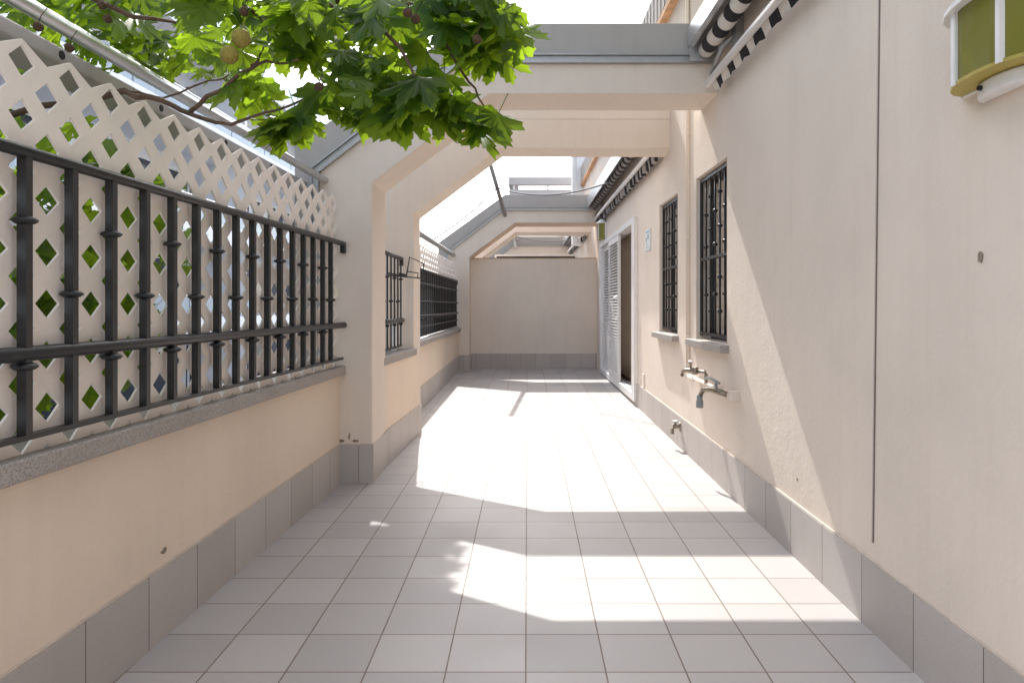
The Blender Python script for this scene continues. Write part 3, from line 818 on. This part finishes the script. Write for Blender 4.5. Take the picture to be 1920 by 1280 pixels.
# ------------------------------------------------------------------ wall lamps
def lamp(label, dc, zc, w, h, proj):
    L = thing('wall_lamp', label, 'wall lamp', RW(dc, 0, zc), 'green glass wall lamps')
    def arc(d_half, pr, n=10):
        return [(dc + d_half * math.cos(math.pi * k / n), pr * math.sin(math.pi * k / n)) for k in range(n + 1)]
    def pan(u, v, wz): return RW(u, v, wz)
    mb = MB(); mb.box(dc - w / 2 - .02, dc + w / 2 + .02, -.002, .014, zc - .01, zc + h + .03, RW); mb.build('back_plate', 'whitepaint', L, .002)
    mb = MB(); A = [(u, v + .015) for u, v in arc(w / 2, proj)]
    mb.prism(A, pan, zc + .006, zc + h); mb.build('glass', 'green', L)
    mb = MB(); A2 = [(u, v + .015) for u, v in arc(w / 2 + .004, proj + .006)]
    mb.prism(A2, pan, zc - .006, zc + .005); mb.build('base_rim', 'olive', L)
    mb = MB()   # sloping half-round roof
    lo = [RW(u, v + .015, zc + h) for u, v in arc(w / 2 + .025, proj + .03)]; hi = [RW(dc + (u - dc) * .25, v * .25 + .015, zc + h + .10) for u, v in arc(w / 2 + .02, proj + .03)]
    lo2 = [p + Vector((0, 0, .014)) for p in lo]
    rings = [[mb.bm.verts.new(p) for p in Lq] for Lq in (lo, lo2, hi)]
    for p, q in zip(rings, rings[1:]):
        for k in range(len(p) - 1): mb.face([p[k], p[k + 1], q[k + 1], q[k]])
    for rr in (rings[0], rings[2]): mb.face(rr)
    mb.face([rings[0][0], rings[1][0], rings[2][0], rings[2][-1], rings[1][-1], rings[0][-1]])
    mb.build('roof', 'whitepaint', L)
    for k in (0, 3.4, 6.6, 10):
        u, v = dc + (w / 2 + .003) * math.cos(math.pi * k / 10), (proj + .003) * math.sin(math.pi * k / 10) + .016
        mb = MB(); mb.box(u - .010, u + .010, v - .008, v + .008, zc - .004, zc + h, RW); mb.build('glazing_bar', 'whitepaint', L)
    mb = MB(); A3 = [(u, v) for u, v in arc(w * .30, proj * .62)]
    mb.prism(A3, pan, zc - .055, zc - .007); mb.build('bracket', 'whitepaint', L, .008)
    mb = MB(); mb.lathe(RW(dc + w * .12, proj * .62, zc - .028), [(.008, -.006), (.008, .004)], 10, 'X'); mb.build('screw', 'dark', L)
    return L
lamp('large green glass wall lamp with white frame, at top right close to camera', 2.17, 2.10, .44, .225, .10)
lamp('tiny green glass wall lamp above the far end of louvred door', 12.9, 2.58, .30, .28, .13)

# ------------------------------------------------------------------ plane tree
tree = thing('plane_tree', 'leafy plane tree hanging over the railing, with brown seed balls', 'tree', (-3.0, 2.6, -8.0))
mb = MB()
mb.tube([XYZ(-3.0, 2.6, -8.1), XYZ(-3.02, 2.62, -4), XYZ(-2.9, 2.7, -1), XYZ(-2.7, 2.9, 1.2), XYZ(-2.6, 3.0, 2.6), XYZ(-2.4, 2.9, 3.9)], [.26, .22, .19, .15, .11, .06], 14)
mb.build('trunk', 'bark', tree)
def branch(pts, r0, r1):
    pts = [Vector(p) for p in pts]; n = len(pts)
    # refine with small wobble
    out = []
    for i in range(n - 1):
        for t in (0, .34, .67):
            q = pts[i].lerp(pts[i + 1], t)
            if out: q += Vector((rnd.uniform(-1, 1), rnd.uniform(-1, 1), rnd.uniform(-1, 1))) * .008
            out.append(q)
    out.append(pts[-1])
    rs = [r0 + (r1 - r0) * i / (len(out) - 1) for i in range(len(out))]
    MB().tube(out, rs, 8).build('branch', 'bark', tree)
    return out
B = []
B.append(branch([(-2.68, 2.9, 1.6), (-2.1, 2.85, 2.15), at(232, 172, 2.78), at(300, 190, 2.75), at(352, 213, 2.72), at(400, 231, 2.68), at(450, 229, 2.62), at(520, 207, 2.55), at(590, 174, 2.48)], .015, .0035))
B.append(branch([at(352, 213, 2.72), at(410, 168, 2.66), at(470, 125, 2.6), at(500, 118, 2.58), at(560, 112, 2.5)], .009, .004))
B.append(branch([at(470, 125, 2.6), at(490, 105, 2.6), at(494, 88, 2.6)], .006, .003))
B.append(branch([at(232, 172, 2.78), at(310, 185, 2.9), at(390, 150, 2.95), at(430, 140, 3.0)], .005, .003))
B.append(branch([(-2.6, 3.0, 2.5), (-2.0, 2.95, 2.85), (-1.4, 2.8, 2.75), (-.9, 2.65, 2.58), at(640, 3, 2.55), at(760, 6, 2.5), at(880, 30, 2.5)], .024, .005))
B.append(branch([(-.9, 2.65, 2.58), at(690, 40, 2.45), at(735, 70, 2.4), at(765, 120, 2.4), at(800, 190, 2.35)], .010, .003))
B.append(branch([at(760, 6, 2.5), at(820, 60, 2.5), at(880, 150, 2.5), at(908, 200, 2.5)], .007, .003))
B.append(branch([(-1.4, 2.8, 2.75), at(470, 20, 2.7), at(520, 70, 2.65), at(600, 130, 2.6), at(660, 190, 2.55)], .010, .003))
B.append(branch([(-2.6, 3.0, 2.2), (-2.2, 2.5, 2.5), (-1.9, 2.2, 2.6), at(250, 30, 2.6), at(340, 45, 2.75)], .02, .005))
B.append(branch([(-2.7, 2.9, 1.0), (-2.4, 2.4, 1.2), (-2.1, 2.1, 1.35), (-1.9, 1.8, 1.2)], .02, .005))
B.append(branch([(-2.68, 2.9, 1.4), (-2.3, 2.6, 1.75), (-2.0, 2.3, 1.9), (-1.85, 2.1, 1.8)], .02, .005))

half = [(0.0, 1.0), (.07, .86), (.15, .83), (.14, .70), (.21, .62), (.17, .43), (.30, .52), (.36, .63), (.44, .62), (.66, .74), (.60, .57), (.69, .50), (.58, .40), (.56, .28), (.42, .22), (.58, .19), (.80, .10), (.62, .01), (.60, -.10), (.44, -.09), (.30, -.18), (.20, -.12), (.07, -.07)]
tips = {0, 9, 16}
outl = [(x, y, 1.0 if i in tips else 0.0) for i, (x, y) in enumerate(half)]
outl += [(-x, y, v) for (x, y, v) in reversed(outl[1:])]
crown = bmesh.new()
vein = crown.verts.layers.float.new('vein'); tone = crown.verts.layers.float.new('tone')
def leaf(pos, size, nrm, tipdir, t):
    nrm = nrm.normalized(); y = (tipdir - nrm * tipdir.dot(nrm)).normalized(); x = y.cross(nrm)
    droop = rnd.uniform(.10, .45); fold = rnd.uniform(.05, .35); tw = rnd.uniform(-.25, .25)
    def co(u, v):
        w = -droop * v * v * .6 - fold * abs(u) * .5 + .05 * math.sin(7 * u + 3 * v) + tw * u * v
        return pos + (x * u + y * (v - .1) + nrm * w) * size
    c = crown.verts.new(co(0, .03)); c[vein] = 1; c[tone] = t
    ring = []
    for (u, v, ve) in outl:
        q = crown.verts.new(co(u * rnd.uniform(.94, 1.06), v)); q[vein] = ve; q[tone] = t; ring.append(q)
    for i in range(len(ring)):
        f = crown.faces.new([c, ring[i], ring[(i + 1) % len(ring)]]); f.smooth = True
    # petiole
    a = co(0, .03); b = a - y * size * .45 + Vector((0, 0, size * .25)); s_ = x * size * .012; q = nrm * size * .012
    va = [crown.verts.new(p) for p in (a + s_, a - s_, a + q)]; vb = [crown.verts.new(p) for p in (b + s_, b - s_, b + q)]
    for v in va + vb: v[vein] = 1; v[tone] = t
    for i in range(3): crown.faces.new([va[i], va[(i + 1) % 3], vb[(i + 1) % 3], vb[i]])
def rand_leaf(pos, smin=.07, smax=.165, droopy=.5):
    az = rnd.uniform(0, 2 * math.pi)
    tip = Vector((math.cos(az), math.sin(az) * .6 - .3, -rnd.uniform(.4, 2.0)))
    nrm = Vector((rnd.gauss(0, .5), rnd.gauss(-.75, .5), rnd.uniform(.35, 1.0)))
    leaf(pos, rnd.uniform(smin, smax), nrm, tip, rnd.random())
def blob(cx_, cy_, d, rx, ry, rd, n, **k):
    i = 0
    while i < n:
        u, v, w = rnd.uniform(-1, 1), rnd.uniform(-1, 1), rnd.uniform(-1, 1)
        if u * u + v * v + w * w > 1: continue
        c = at(cx_, cy_, d)
        rand_leaf(c + Vector((u * rx, w * rd, v * ry)), **k); i += 1
# over the terrace
blob(720, 60, 2.55, .42, .17, .35, 54)
blob(860, 30, 2.55, .20, .14, .25, 28)
blob(700, 165, 2.45, .22, .13, .2, 26)
blob(800, 180, 2.45, .12, .12, .12, 16)
blob(905, 60, 2.5, .13, .16, .15, 22)
blob(905, 225, 2.5, .05, .05, .05, 5)
blob(545, 235, 2.5, .10, .06, .08, 12)
blob(560, 40, 2.6, .18, .13, .25, 24)
blob(430, 30, 2.7, .22, .12, .3, 20)
blob(620, -40, 2.6, .75, .12, .4, 60)
blob(470, 160, 2.7, .10, .05, .1, 6)
# outside the railing
blob(260, 55, 3.1, .55, .22, .4, 75)
blob(120, 60, 3.0, .4, .25, .4, 30)
for (c, r, n) in (((-2.15, 3.3, 1.75), (.35, 1.1, .5), 230), ((-2.0, 2.9, 1.25), (.28, .8, .35), 110), ((-2.5, 3.2, 2.0), (.4, .5, .5), 50), ((-2.0, 2.0, 2.35), (.3, .5, .3), 45), ((-3.2, 3.0, 3.4), (1.2, 1.2, .8), 160), ((-2.2, 3.3, 1.25), (.25, .45, .25), 22)):
    i = 0
    while i < n:
        u, v, w = rnd.uniform(-1, 1), rnd.uniform(-1, 1), rnd.uniform(-1, 1)
        if u * u + v * v + w * w > 1: continue
        p = Vector((c[0] + u * r[0], c[1] + v * r[1], c[2] + w * r[2]))
        if p.x > -1.68 and p.z < 2.4: continue
        rand_leaf(p, .09, .16); i += 1
# added boughs out of view, shading the near right wall and left floor
B.append(branch([(-2.4, 2.9, 3.9), (-2.2, 4.2, 4.5), (-1.9, 5.4, 4.6), (-1.6, 6.5, 4.75)], .05, .012))
def shade_bough(n, x0, x1, y0, y1, z0, z1, k):
    while n:
        p = Vector((rnd.uniform(x0, x1), rnd.uniform(y0, y1), rnd.uniform(z0, z1)))
        if p.z < 1.4 + k * p.y or p.y - .95 * p.z > (2.02 if x0 > 0 else 9): continue
        rand_leaf(p, .15, .20); n -= 1
shade_bough(1250, -2.6, -1.12, 5.6, 8.8, 4.35, 5.2, .40)
shade_bough(900, -2.1, -1.14, 7.2, 9.35, 4.6, 5.6, .385)
B.append(branch([(-1.9, 5.4, 4.6), (-.8, 5.5, 5.0), (.3, 5.0, 5.0), (1.0, 4.3, 4.9)], .02, .008))  # limb added to carry the unseen shading leaves by the house
shade_bough(600, .62, 1.36, 3.1, 6.0, 4.45, 5.1, .44)
shade_bough(950, .62, 1.36, 5.2, 6.85, 4.4, 5.3, .46)
bmesh.ops.recalc_face_normals(crown, faces=crown.faces)
off = wloc(tree)
for v in crown.verts: v.co -= off
me = bpy.data.meshes.new('crown'); crown.to_mesh(me); crown.free(); me.materials.append(M['leaf'])
cr = bpy.data.objects.new('crown', me); col.objects.link(cr); cr.parent = tree
def seed(x, y, d, r, mat='seed'):
    c = at(x, y, d)
    bm = bmesh.new(); bmesh.ops.create_icosphere(bm, subdivisions=3, radius=r)
    for v in bm.verts: v.co *= rnd.uniform(.93, 1.06)
    for f in bm.faces: f.smooth = True
    mb = MB(); mb.bm.free(); mb.bm = bm
    for v in bm.verts: v.co += c
    mb.tube([c + Vector((0, 0, r * .8)), c + Vector((.006, .004, r + .02)), c + Vector((.02, .01, r + .045))], .0015, 5)
    mb.build('seed_ball', mat, tree)
for (x, y, d) in ((764, 24, 2.2), (779, 36, 2.25), (598, 163, 2.3), (894, 74, 2.3), (457, 22, 2.3), (72, 50, 2.2), (130, 90, 2.35), (192, 10, 2.5), (202, 36, 2.5), (188, 590, 2.6)):
    seed(x, y, d, .015)
seed(452, 72, 2.25, .030, 'seedy'); seed(430, 103, 2.22, .028, 'seedy')

# ------------------------------------------------------------------ neighbouring apartment building across the street
nb = thing('apartment_building', 'white apartment building with stacked glazed balconies beyond the railing', 'building', (-13, 20, -8))
X0 = -12.0
mb = MB(); mb.box(X0 - 12, X0, -6, 62, -8.05, 11.3); mb.build('wall', 'bluewhite', nb)
k = 0
for lv in range(6):
    z = -5.4 + lv * 3.0
    mb = MB(); mb.box(X0 + .001, X0 + 2.0, -6, 60, z - .22, z)
    mb.box(X0 + 1.85, X0 + 2.0, -6, 60, z + .001, z + .42)
    mb.build('balcony', 'bluewhite', nb)
    mb = MB()
    for s in range(22):
        y = -5.8 + s * 3.0
        mb.box(X0 + 1.90, X0 + 1.93, y, y + 2.92, z + .43, z + 1.05)
    mb.build('balustrade', 'balglass', nb)
    mb = MB(); mb.tube([XYZ(X0 + 1.915, -6, z + 1.08), XYZ(X0 + 1.915, 60, z + 1.08)], .03, 6); mb.build('handrail', 'alu', nb)
    for s in range(11):
        y = -5 + s * 6.0
        if lv < 5:
            mb = MB()
            mb.box(X0 + .002, X0 + .05, y, y + 5.4, z + .05, z + 2.4); w = mb.build('window', 'winglass', nb)
            mb = MB()
            for q in (0, 1.8, 3.6, 5.4): mb.box(X0 + .05, X0 + .09, y + q - .04, y + q + .04, z + .05, z + 2.3)
            mb.box(X0 + .05, X0 + .085, y + .04, y + 5.36, z + 2.3, z + 2.4)
            mb.build('frame', 'whitepaint', w)
    for s in range(6):
        y = 1.5 + s * 12
        mb = MB(); mb.box(X0 + .001, X0 + 1.84, y, y + .2, z + .001, z + (2.77 if lv < 5 else 1.05)); mb.build('partition', 'bluewhite', nb)
mb = MB(); mb.box(X0 - 12.3, X0 + .25, -6.2, 62.2, 11.301, 11.5); mb.build('roof', 'white', nb)

scene.render.resolution_x, scene.render.resolution_y = 1024, 682
